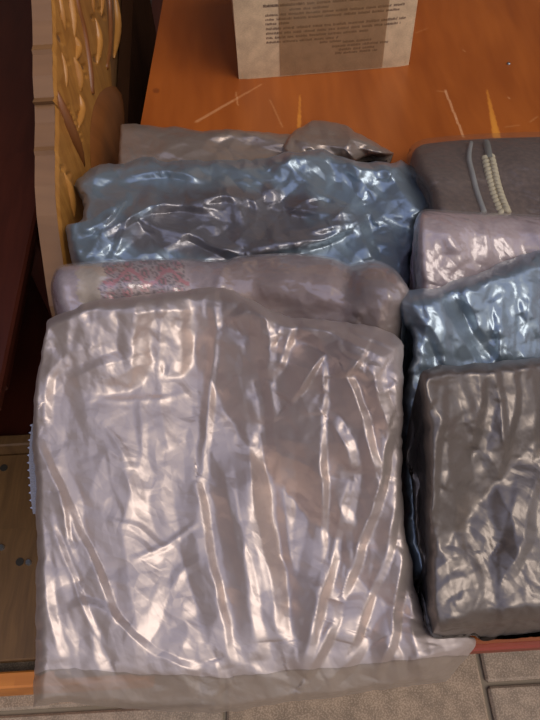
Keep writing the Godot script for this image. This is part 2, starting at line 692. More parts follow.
# ---------------------------------------------------------------- paving and added light blockers
func build_setting() -> void:
	var bed := setting("floor", bevel_box(Vector3(7, 0.1, 7), 0.01), plain(c8(124, 110, 94), 0.95), "sandy bed under the paving slabs", Vector3(0, -0.0435, 0))
	# aggregate face
	var rng := RandomNumberGenerator.new()
	rng.seed = 71
	var f := FastNoiseLite.new()
	f.seed = 72
	f.frequency = 0.012
	f.fractal_octaves = 4
	var mats := []
	for k in 3:
		var im := Image.create(512, 512, false, Image.FORMAT_RGB8)
		var warm := c8(160, 137, 114).lerp(c8(154, 136, 118), k * 0.5)
		for y in 512:
			for x in 512:
				var t := f.get_noise_2d(x * 1.4 + k * 700, y * 1.4) * 0.6
				var s := f.get_noise_2d(x * 14.0, y * 14.0 + k * 500)
				var c := warm.darkened(clamp(0.12 - t * 0.3, 0.0, 0.4))
				if s > 0.16:
					c = c.lerp(c8(196, 168, 146), 0.4)
				elif s < -0.2:
					c = c.lerp(c8(126, 102, 84), 0.4)
				im.set_pixel(x, y, c)
		var m := textured(im, 0.9)
		m.uv1_triplanar = true
		m.uv1_world_triplanar = true
		m.uv1_scale = Vector3(2.4, 2.4, 2.4)
		mats.append(m)
	# joints seen at x = 0.407 and z = -0.183 on the right, and at x = -0.14 on the left
	var px := 0.545
	var pz := 0.545
	var slab := bevel_box(Vector3(px - 0.010, 0.03, pz - 0.010), 0.005)
	var n := 0
	for i in range(-5, 6):
		for j in range(-5, 5):
			var x := 0.407 + (i - 0.5) * px
			var z := -0.183 + (j + 0.5) * pz + (0.27 if i % 2 == 0 else 0.0)
			if abs(x) > 3.1 or z < -3.0 or z > 3.0:
				continue
			var o := part("paving_slab", slab, mats[(i * 7 + j * 3 + 60) % 3], bed, Vector3(x, 0.0465 + rng.randf_range(-0.002, 0.001), z))
			o.rotation.y = rng.randf_range(-0.006, 0.006)
			n += 1
	setting("light_block_back", bevel_box(Vector3(7, 2.16, 0.25), 0.01), M.plaster, "added unseen wall behind the table that blocks skylight", Vector3(0, 1.1, -2.45))  # added out of view to hold skylight off the back
	setting("light_block_top", bevel_box(Vector3(7, 0.12, 1.05), 0.01), M.plaster, "added unseen slab overhead that blocks skylight behind the table", Vector3(0, 2.26, -2.0))  # unseen slab, put in to darken the rear from above
	setting("light_block_left", bevel_box(Vector3(0.25, 2.16, 3.4), 0.01), M.plaster, "added unseen wall left of the furniture that blocks skylight", Vector3(-1.45, 1.1, -0.6))  # unseen blocker, keeps sky from the left off the furniture

# ---------------------------------------------------------------- table
func on_top(x: float, y: float, off: Vector2, scl: Vector2) -> Vector2:
	var w := un(Vector2(x, y), TT)
	return (Vector2(w.x, w.z) - off) * scl

func build_table() -> void:
	var fl := Vector2(-0.292, -0.113)
	var t := thing("table", "orange varnished wooden table carrying the bags and the cardboard box", "table", Vector3.ZERO)
	var poly := PackedVector2Array([fl, Vector2(1.25, -0.113), Vector2(1.25, -1.72), Vector2(-0.2, -1.72)])
	var W := 900
	var H := 1000
	var im := grain_image(W, H, c8(162, 86, 30), c8(126, 60, 17), 51, true, 1.1, 1.25)
	var rng := RandomNumberGenerator.new()
	rng.seed = 5
	var off := Vector2(-0.3, -1.72)
	var scl := Vector2(1.0 / 1.56, 1.0 / 1.65)
	# wear marks, and golden light reflection painted in as tapered strokes: [x0,y0,x1,y1,w0,w1,strength, kind]
	var pale := c8(232, 190, 160)
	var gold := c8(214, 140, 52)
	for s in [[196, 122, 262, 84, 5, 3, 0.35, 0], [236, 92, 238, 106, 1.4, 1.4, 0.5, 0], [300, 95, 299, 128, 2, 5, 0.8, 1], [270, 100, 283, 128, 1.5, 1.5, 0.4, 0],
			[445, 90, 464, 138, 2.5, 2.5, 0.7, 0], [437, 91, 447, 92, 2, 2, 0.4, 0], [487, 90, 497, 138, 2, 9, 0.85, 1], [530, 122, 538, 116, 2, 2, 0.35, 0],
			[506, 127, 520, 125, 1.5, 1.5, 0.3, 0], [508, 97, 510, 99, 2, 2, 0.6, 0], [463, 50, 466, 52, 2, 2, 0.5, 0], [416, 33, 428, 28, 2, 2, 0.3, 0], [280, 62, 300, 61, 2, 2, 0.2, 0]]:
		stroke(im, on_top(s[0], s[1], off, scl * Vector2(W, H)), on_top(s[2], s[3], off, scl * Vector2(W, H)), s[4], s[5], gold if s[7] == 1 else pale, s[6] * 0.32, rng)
	var knot: Vector2 = on_top(156, 90, off, scl * Vector2(W, H))
	stroke(im, knot, knot + Vector2(1, 5), 8, 6, c8(120, 58, 20), 0.5, rng)
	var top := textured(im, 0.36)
	top.uv1_offset = Vector3.ZERO
	top.clearcoat_enabled = true
	top.clearcoat = 0.25
	top.clearcoat_roughness = 0.3
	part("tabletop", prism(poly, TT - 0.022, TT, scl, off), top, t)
	# front lip under the top, proud by a few millimetres
	var red := triwood(grain_image(256, 256, c8(140, 54, 26), c8(110, 38, 16), 53, false, 1.6, 1.3), 0.4, 1.8)
	part("edge_strip", bevel_box(Vector3(1.53, 0.02, 0.012), 0.003), red, t, Vector3(0.48, TT - 0.034, -0.112))
	part("apron", bevel_box(Vector3(1.44, 0.09, 0.02), 0.003), red, t, Vector3(0.48, TT - 0.068, -0.16))
	part("apron", bevel_box(Vector3(1.40, 0.09, 0.02), 0.003), red, t, Vector3(0.5, TT - 0.068, -1.66))
	part("apron", bevel_box(Vector3(0.02, 0.09, 1.46), 0.003), red, t, Vector3(1.2, TT - 0.068, -0.91))
	var side := part("apron", bevel_box(Vector3(0.02, 0.09, 1.46), 0.003), red, t, Vector3(-0.2, TT - 0.068, -0.91))
	side.rotation.y = -0.057
	for p in [Vector2(-0.2, -0.42), Vector2(1.19, -0.18), Vector2(1.19, -1.64), Vector2(-0.14, -1.64)]:
		part("leg", bevel_box(Vector3(0.055, TT - 0.022, 0.055), 0.005), red, t, Vector3(p.x, (TT - 0.022) / 2, p.y))
	# a small nail head
	var nail := SphereMesh.new()
	nail.radius = 0.004
	nail.height = 0.005
	nail.radial_segments = 12
	nail.rings = 6
	part("nail_head", nail, M.steel, t, un(Vector2(508.5, 64), TT) + Vector3(0, 0.001, 0))

# ---------------------------------------------------------------- carved panel
func build_carved_panel() -> void:
	var t := thing("carved_bench_end", "carved yellow wooden bench end with scalloped edge left of the table", "bench end", Vector3.ZERO)
	# the scalloped edge, from the back (top of the photo) to the front
	var edge := [Vector2(30, -260), Vector2(38, -150), Vector2(44, -60), Vector2(47, -30), Vector2(51, 0), Vector2(52, 20), Vector2(52.5, 44), Vector2(51.5, 49), Vector2(52.5, 54), Vector2(52.5, 75), Vector2(53.5, 92), Vector2(54, 97), Vector2(52.5, 101), Vector2(54.5, 104), Vector2(55, 122), Vector2(54.5, 146), Vector2(54, 150), Vector2(55, 155), Vector2(55, 185), Vector2(57, 215), Vector2(60, 240), Vector2(63, 262), Vector2(66, 285), Vector2(69, 305)]
	var prof := PackedVector2Array()
	for p in edge:
		var w := unx(p, PANEL_X)
		prof.append(Vector2(w.z, w.y))
	var last := prof[prof.size() - 1]
	prof.append(Vector2(last.x + 0.035, last.y - 0.10))
	prof.append(Vector2(last.x + 0.045, 0.30))
	prof.append(Vector2(last.x + 0.02, 0.019))
	prof.append(Vector2(-2.1, 0.019))
	var rise := prof[0]
	prof.append(Vector2(-2.1, rise.y + 0.05))
	# board: polygon in (z, y) swept across its thickness
	var thick := 0.034
	var board := prism(prof, 0, thick)
	var core := part("board", board, M.carved_edge, t)
	core.transform = Transform3D(Basis(Vector3(0, 0, 1), Vector3(-1, 0, 0), Vector3(0, 1, 0)), Vector3(PANEL_X, 0, 0))
	# carved face: relief over the board, worked from the edge downwards
	var nu := 300
	var nv := 170
	var rims := spline(edge.slice(0, edge.size()), nu)
	var gouges := fold_segments([
		[[57, 33, 59, 40, 62, 45], 1.6, -5.0], [[60, 12, 61, 20], 1.3, -4.0], [[64, 20, 66, 26], 1.4, -4.0], [[69, 3, 71, 9], 1.3, -4.0], [[72, 24, 74, 28], 1.2, -3.5],
		[[78, 45, 79, 51], 1.4, -4.5], [[81, 64, 83, 72], 1.7, -5.0], [[84, 73, 85, 78], 1.2, -4.0], [[93, 55, 95, 61, 97, 64], 1.7, -5.0], [[91, 0, 94, 6, 96, 11], 1.5, -4.5],
		[[91, 15, 92, 21], 1.3, -4.0], [[98, 8, 99, 13], 1.3, -4.0], [[102, 14, 103, 20], 1.3, -4.0], [[114, 50, 117, 57], 1.6, -4.5], [[66, 59, 67, 65], 1.2, -3.5],
		[[76, 112, 79, 122], 1.5, -4.5], [[60, 165, 61, 172], 1.3, -4.5], [[67, 172, 66, 178], 1.2, -4.0],
		[[64, 108, 68, 106], 0.8, -2.5], [[66, 114, 70, 111], 0.8, -2.5], [[68, 119, 72, 116], 0.8, -2.5], [[70, 124, 75, 121], 0.8, -2.5], [[73, 130, 77, 127], 0.8, -2.5], [[75, 135, 80, 132], 0.8, -2.5], [[77, 141, 82, 138], 0.8, -2.5],
		[[57, 96, 60, 106, 62, 116], 1.6, -5.0],
	])
	var v := PackedVector3Array()
	for j in nv + 1:
		for i in nu + 1:
			var e := rims[i]
			# downwards on the board means towards the ground point below the edge
			var w0 := unx(e, PANEL_X)
			var depth := 0.5 * pow(float(j) / nv, 1.1)
			var at := Vector3(PANEL_X, w0.y - depth, w0.z - depth * 0.25)
			var q := at - cam_pos
			var zz := q.dot(cam_fwd)
			var p := Vector2(270 + FOCAL * q.dot(cam_right) / zz, 360 - FOCAL * q.dot(cam_up) / zz)
			var rel := fold_height(p, gouges) * 1.3
			rel *= clamp(depth / 0.02, 0.0, 1.0)
			rel += noise_b.get_noise_2d(p.x * 6, p.y * 6) * 0.0008
			v.append(at + Vector3(0.0035 * clamp(depth / 0.012, 0.0, 1.0) + rel, 0, 0))
	var n := grid_normals(v, nu, nv, false)
	var idx := PackedInt32Array()
	var w := nu + 1
	var flip := n[w * 20 + 20].x < 0
	if flip:
		for k in n.size():
			n[k] = -n[k]
	for j in nv:
		for i in nu:
			var a := j * w + i
			if flip:
				idx.append_array([a, a + w + 1, a + 1, a, a + w, a + w + 1])
			else:
				idx.append_array([a, a + 1, a + w + 1, a, a + w + 1, a + w])
	var cf := part("carved_face", mesh_of(v, n, PackedVector2Array(), idx), M.carved, t)
	# darker applied mouldings: two round rods, a ribbed leaf and a rounded lobe
	for r in [[[72, -40, 76, 0, 83, 30, 88, 62, 91.5, 94], 0.0095, "moulding_rod"], [[104, -40, 109, 0, 110, 30, 108.5, 52, 106, 68], 0.008, "moulding_rod"], [[57, 91, 61, 108, 69, 130, 77, 148, 84, 166], 0.014, "carved_leaf"],
			[[66, -20, 71, 10, 74, 38], 0.011, "carved_leaf"], [[74, 36, 77, 48, 75, 60], 0.011, "carved_leaf"], [[73, 57, 77, 72, 80, 92], 0.012, "carved_leaf"], [[58, -10, 61, 12, 65, 32], 0.008, "carved_leaf"], [[95, 18, 98, 40, 97, 64], 0.012, "carved_leaf"],
			[[61, 52, 64, 68, 66, 88], 0.007, "carved_leaf"], [[79, 94, 81, 110, 78, 128], 0.010, "carved_leaf"], [[98, -30, 101, -5, 101, 16], 0.010, "carved_leaf"], [[88, -30, 91, -5, 94, 14], 0.008, "carved_leaf"], [[63, 172, 69, 192, 74, 218], 0.010, "carved_leaf"], [[114, -10, 117, 25, 114, 58], 0.012, "carved_leaf"]]:
		var pts := PackedVector3Array()
		var rad := PackedFloat32Array()
		var s := spline(V(r[0]), 18)
		var rod: bool = r[2] == "moulding_rod"
		for k in s.size():
			var f := k / 18.0
			pts.append(unx(s[k], PANEL_X + 0.002))
			var body: float = pow(clamp(sin(PI * clamp(f, 0.02, 0.98)), 0.0, 1.0), 0.6)
			if rod:
				body = (0.7 + 0.3 * f) * (1.0 if f < 0.93 else 0.75)
			rad.append(r[1] * body * (1.0 if rod else 0.95 + 0.05 * (k % 2)))
		var dark: bool = rod or r[1] > 0.013
		part(r[2], tube(pts, rad, 12), M.carved_dark if dark else M.carved, cf)
	# added near-black board: deep shade of the lower carved board put into colour
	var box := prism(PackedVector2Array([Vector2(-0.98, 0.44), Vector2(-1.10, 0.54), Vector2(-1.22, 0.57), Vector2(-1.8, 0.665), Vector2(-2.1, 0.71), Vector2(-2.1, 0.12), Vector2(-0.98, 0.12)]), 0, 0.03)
	var sb := part("shade_board", box, triwood(grain_image(256, 256, c8(52, 32, 20), c8(38, 22, 13), 39, true, 2.0, 1.4), 0.8, 2.0), t)
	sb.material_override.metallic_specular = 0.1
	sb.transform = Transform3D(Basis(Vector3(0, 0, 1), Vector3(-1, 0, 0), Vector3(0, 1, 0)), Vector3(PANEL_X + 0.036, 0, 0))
	part("gap_shade_rail", bevel_box(Vector3(0.14, 0.05, 1.6), 0.004), M.mahogany, t, Vector3(PANEL_X + 0.08, 0.36, -1.55))  # added dark piece so the gap beside the table reads as black shade
	# lobe: a flattened dome
	var st := SurfaceTool.new()
	st.begin(Mesh.PRIMITIVE_TRIANGLES)
	st.set_smooth_group(0)
	var ring := spline(V([90, 185, 88, 140, 91, 110, 99, 92, 110, 86, 121, 92, 126, 120, 124, 185, 108, 205, 90, 185]), 40)
	var cen := Vector2(107, 135)
	for k in 40:
		for q in 6:
			var f0 := q / 6.0
			var f1 := (q + 1) / 6.0
			var c := []
			for pr in [[k, f0], [k + 1, f0], [k + 1, f1], [k, f1]]:
				var pp: Vector2 = cen.lerp(ring[pr[0]], pr[1])
				c.append(unx(pp, PANEL_X) + Vector3(0.004 + 0.026 * sqrt(max(0.0, 1.0 - pr[1] * pr[1])), 0, 0))
			var ins := unx(cen, PANEL_X - 0.05)
			face(st, [c[0], c[2], c[3]], ins)
			if q > 0:
				face(st, [c[0], c[1], c[2]], ins)
	st.generate_normals()
	part("carved_lobe", st.commit(), M.carved_dark, cf)

# ---------------------------------------------------------------- dark cabinet and low base at the left
func build_left_furniture() -> void:
	var c := thing("side_table", "dark red-brown wooden table top in shade behind the carved bench end", "table", Vector3(-0.89, 0.018, -1.29))
	part("tabletop", bevel_box(Vector3(0.83, 0.026, 1.44), 0.005), M.mahogany, c, Vector3(0, 0.572, 0))
	part("apron", bevel_box(Vector3(0.02, 0.11, 1.2), 0.003), M.mahogany, c, Vector3(0.36, 0.504, 0))
	part("apron", bevel_box(Vector3(0.02, 0.11, 1.2), 0.003), M.mahogany, c, Vector3(-0.36, 0.504, 0))
	part("apron", bevel_box(Vector3(0.7, 0.11, 0.02), 0.003), M.mahogany, c, Vector3(0, 0.504, -0.61))
	for p in [Vector2(-0.36, 0.2), Vector2(0.36, 0.2), Vector2(0.36, -0.62), Vector2(-0.36, -0.62)]:
		part("leg", bevel_box(Vector3(0.05, 0.559, 0.05), 0.004), M.mahogany, c, Vector3(p.x, 0.2795, p.y))
	# low platform: boards, back rail, front rail, bolts
	var b := thing("bench_base", "brown wooden bench base with bolts, low on the paving under the table corner", "bench", Vector3.ZERO)
	var y := 0.10
	var a0 := un(Vector2(0, 455), y)
	var a1 := un(Vector2(0, 661), y)
	var len := a1.z - a0.z
	var x0 := -1.15
	var x1 := -0.385
	part("seat_board", bevel_box(Vector3(x1 - x0, 0.022, len), 0.003), M.board, b, Vector3((x0 + x1) / 2, y - 0.011, (a0.z + a1.z) / 2))
	part("back_rail", bevel_box(Vector3(x1 - x0, 0.075, 0.03), 0.004), M.board, b, Vector3((x0 + x1) / 2, y + 0.005, a0.z - 0.017))
	part("added_gap_board", bevel_box(Vector3(x1 - x0, 0.022, 0.62), 0.003), M.mahogany, b, Vector3((x0 + x1) / 2, y - 0.04, a0.z - 0.345))  # added dark board covering pale paving, so this gap looks shaded
	var f0 := un(Vector2(0, 672), y)
	part("front_rail", bevel_box(Vector3(x1 - x0 + 0.1, 0.085, 0.032), 0.004), M.board_orange, b, Vector3((x0 + x1) / 2 + 0.05, 0.0605, f0.z + 0.016))
	for xx in [x0 + 0.03, x1 - 0.03]:
		part("foot", bevel_box(Vector3(0.05, y - 0.04, 0.5), 0.003), M.board, b, Vector3(xx, 0.018 + (y - 0.04) / 2, -0.52))
	var hex := CylinderMesh.new()
	hex.top_radius = 0.006
	hex.bottom_radius = 0.007
	hex.height = 0.008
	hex.radial_segments = 6
	var plate := CylinderMesh.new()
	plate.top_radius = 0.009
	plate.bottom_radius = 0.009
	plate.height = 0.003
	plate.radial_segments = 16
	for p in [Vector2(2, 548), Vector2(29, 563)]:
		part("bolt", hex, M.steel, b, un(p, y) + Vector3(0, 0.004, 0))
	part("washer", plate, plain(c8(40, 34, 28), 0.6), b, un(Vector2(20, 562), y) + Vector3(0, 0.001, 0))
	part("washer", plate, plain(c8(40, 34, 28), 0.6), b, un(Vector2(4, 468), y) + Vector3(0, 0.001, 0))

# ---------------------------------------------------------------- cardboard box
func build_box() -> void:
	var a := un(Vector2(239, 80), TT)
	var d := un(Vector2(409, 66), TT)
	var wd := a.distance_to(d)
	var hi := 0.30
	var dp := 0.27
	var t := thing("cardboard_box", "brown cardboard box with taped, printed front standing on the orange table", "box", (a + d) / 2)
	t.rotation.y = -atan2(d.z - a.z, d.x - a.x)
	# card with faint flutes and flecks
	var W := 740
	var H := 600
	var im := Image.create(W, H, false, Image.FORMAT_RGB8)
	var f := FastNoiseLite.new()
	f.seed = 61
	f.frequency = 0.01
	f.fractal_octaves = 3
	for y in H:
		for x in W:
			var k := f.get_noise_2d(x * 1.2, y * 1.2) * 0.10 + f.get_noise_2d(x * 9.0, y * 26.0) * 0.08
			im.set_pixel(x, y, c8(206, 174, 136).darkened(clamp(0.07 - k, 0.0, 0.4)))
	var rng := RandomNumberGenerator.new()
	rng.seed = 17
	for k in 24:
		var p := Vector2(rng.randf_range(10, W - 10), rng.randf_range(H * 0.5, H - 5))
		stroke(im, p, p + Vector2(rng.randf_range(-8, 8), rng.randf_range(-3, 3)), 1.5, 1.0, c8(222, 204, 184), 0.5, rng)
	# rows of print, too blurred in the photo to read: strokes of letter size, grouped as the words are
	var ink := c8(96, 74, 56)
	# [left, right, height] of each row as fractions of the front
	var rows := [[0.16, 0.36, 0.575], [0.16, 0.92, 0.575], [0.30, 0.52, 0.542], [0.17, 0.93, 0.512], [0.17, 0.90, 0.482], [0.17, 0.30, 0.452], [0.17, 0.94, 0.418], [0.17, 0.92, 0.386], [0.17, 0.74, 0.354], [0.17, 0.57, 0.322], [0.47, 0.60, 0.296], [0.60, 0.76, 0.286], [0.54, 0.86, 0.258], [0.58, 0.78, 0.230], [0.56, 0.80, 0.204]]
	for r in rows:
		var x: float = r[0] * W
		var y: float = H * (1.06 - r[2])
		while x < r[1] * W:
			var word := rng.randf_range(24, 66)
			var xe: float = min(x + word, r[1] * W)
			while x < xe:
				var hh := rng.randf_range(6.0, 9.5)
				stroke(im, Vector2(x, y), Vector2(x + rng.randf_range(-0.5, 1.5), y - hh), 2.4, 2.2, ink, 0.8, rng)
				if rng.randf() < 0.6:
					var yy := y - hh * (0.0 if rng.randf() < 0.4 else rng.randf_range(0.4, 1.0))
					stroke(im, Vector2(x, yy), Vector2(x + 4, yy), 1.5, 1.5, ink, 0.6, rng)
				x += rng.randf_range(3.6, 5.2)
			x += 8.0
	stroke(im, Vector2(0.30 * W, H * 0.452), Vector2(0.52 * W, H * 0.452), 1.5, 1.5, ink, 0.7, rng)
	stroke(im, Vector2(0.535 * W, H * 0.44), Vector2(0.535 * W, H * 0.485), 1.5, 1.5, ink, 0.6, rng)
	var front := textured(im, 0.75)
	var card := plain(c8(188, 154, 116), 0.8)
	# four walls with rounded corners, the printed one in front
	part("body", bevel_box(Vector3(wd - 0.002, hi, dp), 0.006), card, t, Vector3(0, hi / 2, -dp / 2 - 0.002))
	# printed front panel, slightly bowed
	var v := PackedVector3Array()
	var n := PackedVector3Array()
	var uv := PackedVector2Array()
	var idx := PackedInt32Array()
	for j in 13:
		for i in 17:
			var u := i / 16.0
			var q := j / 12.0
			var bow := 0.004 * sin(PI * u) * sin(PI * q)
			var edge: float = 0.0035 * (pow(abs(u * 2 - 1), 18) + 0.4 * pow(abs(q * 2 - 1), 18))
			v.append(Vector3((u - 0.5) * wd, hi * (1.0 - q), bow - edge + 0.001))
			uv.append(Vector2(u, q))
	n = grid_normals(v, 16, 12, false)
	var fl := n[100].z < 0
	if fl:
		for k in n.size():
			n[k] = -n[k]
	for j in 12:
		for i in 16:
			var k := j * 17 + i
			idx.append_array([k, k + 1, k + 18, k, k + 18, k + 17])
	var panel := part("printed_panel", mesh_of(v, n, uv, idx), front, t)
	# wide brown tape down the middle of the front and over the top
	var tape := film(c8(140, 102, 62, 0.45), 0.22, 0.0, crinkle_normal(19, 8, 5.0, 256), 0.25, 4.0)
	var tv := PackedVector3Array()
	var tn := PackedVector3Array()
	var ti := PackedInt32Array()
	for j in 17:
		for i in 9:
			var u := 0.24 + 0.60 * i / 8.0
			var q := j / 16.0
			tv.append(Vector3((u - 0.5) * wd, max(0.003, hi * (1.0 - q)), 0.004 * sin(PI * u) * sin(PI * q) + 0.0022))
	tn = grid_normals(tv, 8, 16, false)
	for k in tn.size():
		if tn[k].z < 0:
			tn[k] = -tn[k]
	for j in 16:
		for i in 8:
			var k := j * 9 + i
			ti.append_array([k, k + 1, k + 10, k, k + 10, k + 9])
	part("packing_tape", mesh_of(tv, tn, PackedVector2Array(), ti), tape, panel, Vector3.ZERO, "wide clear brown tape")
	for s in [-1, 1]:
		part("flap", bevel_box(Vector3(wd - 0.004, 0.004, dp / 2 - 0.002), 0.001), card, t, Vector3(0, hi + 0.002, -dp / 2 - 0.002 + s * dp / 4))

# ---------------------------------------------------------------- bags
func bag(called: String, label: String) -> Node3D:
	return thing(called, label, "bag", Vector3.ZERO, "clothes in plastic bags on the table")

func build_bags() -> void:
	pile_start()
	# --- flat grey bag at the back with a twisted end
	var t := bag("plastic_bag", "flat grey plastic bag with twisted end, rearmost by the cardboard box")
	var g := film_grid({nu = 110, nv = 44, top = [120, 128, 124, 123, 160, 126, 200, 130, 245, 131, 292, 134, 310, 138], bottom = [114, 186, 200, 188, 320, 186], left = [120, 128, 119, 150, 114, 186], right = [310, 138, 316, 160, 320, 186],
		h = [0.012, 0.014, 0.012, 0.014], rim = [0.03, 0.2, 0.15, 0.1], thick = 0.022, fray = 1.5,
		folds = [[[120, 132, 170, 137, 215, 133, 250, 140], 5, 5, 1.5], [[125, 150, 190, 142, 240, 150, 290, 146], 6, 4], [[200, 131, 230, 138, 280, 136], 4, 4, 2]],
		layers = [[60, 20, 5, 8.0, 30, 3.0], [26, 12, -10, 4.5, 30, 9.0]]})
	part("bag_film", film_mesh(g, 0, 44, true), M.film_grey, t)
	g = film_grid({nu = 70, nv = 44, top = [286, 140, 298, 127, 320, 121, 345, 126, 365, 137, 391, 151], bottom = [284, 160, 320, 170, 350, 163, 370, 157, 392, 153], left = [286, 140, 282, 150, 284, 160], right = [391, 151, 393, 152, 392, 153],
		h = [0.02, 0.012, 0.016, 0.010], rim = [0.3, 0.25, 0.4, 0.4], thick = 0.034, fray = 2.0,
		folds = [[[296, 132, 310, 140, 330, 142, 372, 150], 4, 7, 2], [[300, 150, 325, 146, 385, 152], 4, 6], [[320, 124, 335, 134, 375, 148], 3.5, 6, 1.5], [[295, 143, 312, 150, 340, 158], 4, 5], [[310, 128, 318, 140, 316, 156], 3, 5], [[340, 130, 350, 142, 346, 156], 3, 5]],
		layers = [[30, 14, 20, 8.0, 30, 13.0], [14, 9, 60, 5, 30, 19.0]]})
	part("twisted_end", film_mesh(g, 0, 44, true), M.film_grey, t)

	# --- blue bag across the middle
	t = bag("plastic_bag", "wide crumpled blue plastic bag across the middle, behind the rolled bag")
	g = film_grid({nu = 230, nv = 100, top = [72, 184, 85, 172, 110, 163, 135, 160, 200, 162, 250, 160, 290, 152, 330, 153, 360, 162, 385, 160, 410, 165, 430, 174], bottom = [84, 300, 160, 306, 250, 312, 330, 318, 400, 316],
		left = [72, 184, 84, 204, 78, 222, 65, 230, 70, 256, 84, 300], right = [430, 174, 440, 194, 433, 214, 420, 236, 413, 270, 400, 316],
		h = [0.03, 0.03, 0.045, 0.045], rim = [0.03, 0.04, 0.06, 0.1], thick = 0.045, fray = 3.0,
		lumps = [[240, 225, 110, 40, 10], [110, 205, 40, 30, 8]],
		folds = [[[285, 212, 246, 218, 200, 207, 150, 208, 100, 234], 6, 18, 1.6], [[130, 215, 160, 240, 205, 252, 250, 264], 5, -5], [[345, 234, 300, 241, 230, 250, 190, 236, 150, 224], 6, 17, 1.6], [[350, 230, 300, 246, 240, 256, 175, 264], 5, 14, 1.6],
			[[285, 158, 310, 183, 345, 205, 370, 216], 9, 16, 1.6], [[362, 214, 320, 213, 262, 200], 6, 12, 1.6], [[345, 205, 362, 230, 372, 262], 7, 14, 1.6], [[330, 158, 352, 190, 368, 214], 7, -13], [[385, 160, 400, 190, 425, 212], 7, 14], [[395, 168, 412, 186, 438, 197], 6, 12, 1.6],
			[[212, 177, 160, 172, 120, 179, 88, 176], 6, 12, 1.6], [[80, 190, 100, 198, 118, 208], 5, 11, 1.6], [[112, 212, 95, 225, 70, 236], 5, 12, 1.6], [[84, 262, 100, 235, 112, 203], 5, 13, 1.6], [[108, 264, 122, 236, 130, 212], 5, 12, 1.6], [[150, 262, 162, 240, 160, 215], 5, 10], [[130, 200, 110, 205, 93, 216], 4, 9, 2],
			[[264, 203, 230, 196, 188, 200], 6, 11, 1.6], [[218, 178, 240, 210, 262, 234], 6, 10], [[250, 178, 240, 215, 244, 247], 5, 10, 1.5], [[342, 226, 300, 229, 268, 237], 5, 11, 1.6], [[330, 232, 335, 250, 320, 264], 5, 9], [[300, 228, 300, 250, 290, 266], 5, 9], [[380, 230, 395, 250, 402, 277], 6, 12, 1.5], [[428, 222, 390, 216, 370, 223], 5, 10], [[230, 165, 260, 180, 282, 200], 6, 10], [[180, 165, 200, 182, 222, 190], 6, 9], [[300, 155, 322, 170, 330, 190], 5, 8]],
		layers = [[80, 34, 20, 10.0, 30, 31.0], [40, 20, -30, 7.0, 30, 37.0], [20, 12, 50, 3, 30, 41.0]]})
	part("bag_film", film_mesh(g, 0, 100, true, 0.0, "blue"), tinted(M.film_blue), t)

	# --- grey bag with a braided cord (right, back)
	t = bag("plastic_bag", "dark grey plastic bag with braided cord inside, at the right behind the pink bundle")
	g = film_grid({nu = 90, nv = 70, top = [412, 154, 418, 147, 432, 143, 480, 139, 540, 137, 620, 136], bottom = [432, 252, 520, 256, 630, 256], left = [412, 154, 416, 175, 430, 200, 432, 252], right = [620, 136, 628, 190, 630, 256],
		h = [0.03, 0.03, 0.03, 0.03], rim = [0.08, 0.1, 0.3, 0.1], thick = 0.065, under = 0.03,
		lumps = [[470, 180, 50, 40, 6]],
		folds = [[[432, 150, 450, 175, 462, 210], 9, 7], [[445, 145, 468, 178, 480, 212], 7, -5], [[500, 150, 520, 180, 536, 212], 10, 6], [[414, 155, 428, 165, 436, 185], 5, 6, 1.5]],
		layers = [[70, 26, 60, 5.0, 30, 51.0], [30, 14, 50, 1.5, 30, 57.0]]})
	part("clothes", film_mesh(g, 0, 70, true), clothing(c8(106, 88, 80), c8(84, 70, 66), 91), t)
	# drawstring and the braided cord lie on the clothes under the film
	cord_on(g, [471, 143, 469, 158, 473, 176, 477, 192, 484, 212], 0.0042, plain(c8(150, 150, 146), 0.8), "drawstring", t)
	braid_on(g, [488, 156, 491, 170, 494, 184, 499, 200, 505, 214], t)
	cord_on(g, [486, 142, 488, 150, 489, 158], 0.006, plain(c8(120, 122, 116), 0.8), "cord_end", t)
	part("bag_film", film_mesh(g, 0, 70, false, 0.0095), M.film_thin_dark, t)

	# --- pink bundle
	t = bag("plastic_bag", "pale pink bundle in clear plastic at the right, between cord bag and blue bag")
	g = film_grid({nu = 90, nv = 60, top = [416, 224, 422, 213, 432, 211, 470, 213, 540, 217, 620, 222], bottom = [416, 308, 520, 312, 630, 306], left = [416, 224, 415, 250, 416, 308], right = [620, 222, 626, 260, 630, 306],
		h = [0.05, 0.06, 0.05, 0.06], rim = [0.07, 0.1, 0.25, 0.1], thick = 0.06, under = 0.045,
		lumps = [[510, 245, 50, 25, 8]],
		folds = [[[424, 215, 422, 245, 420, 280], 4, 7, 1.5], [[436, 214, 434, 240, 428, 284], 5, 7], [[440, 225, 452, 245, 464, 262], 6, 7, 1.5], [[470, 216, 460, 235, 462, 252], 6, 6], [[482, 220, 486, 245, 484, 264], 5, 5, 1.6], [[540, 214, 500, 222, 488, 226], 4, 5], [[448, 262, 440, 272, 436, 285], 4, 5]],
		layers = [[50, 24, 70, 4, 30, 61.0], [22, 12, 20, 1.2, 30, 67.0]]})
	part("clothes", film_mesh(g, 0, 60, true), clothing(c8(212, 190, 190), c8(196, 170, 172), 93), t)
	part("bag_film", film_mesh(g, 0, 60, false, 0.003), M.film_thin, t)

	# --- rolled bundle behind the big bag
	t = bag("plastic_bag", "rolled bundle in clear plastic with pink and black patterned cloth showing at its left")
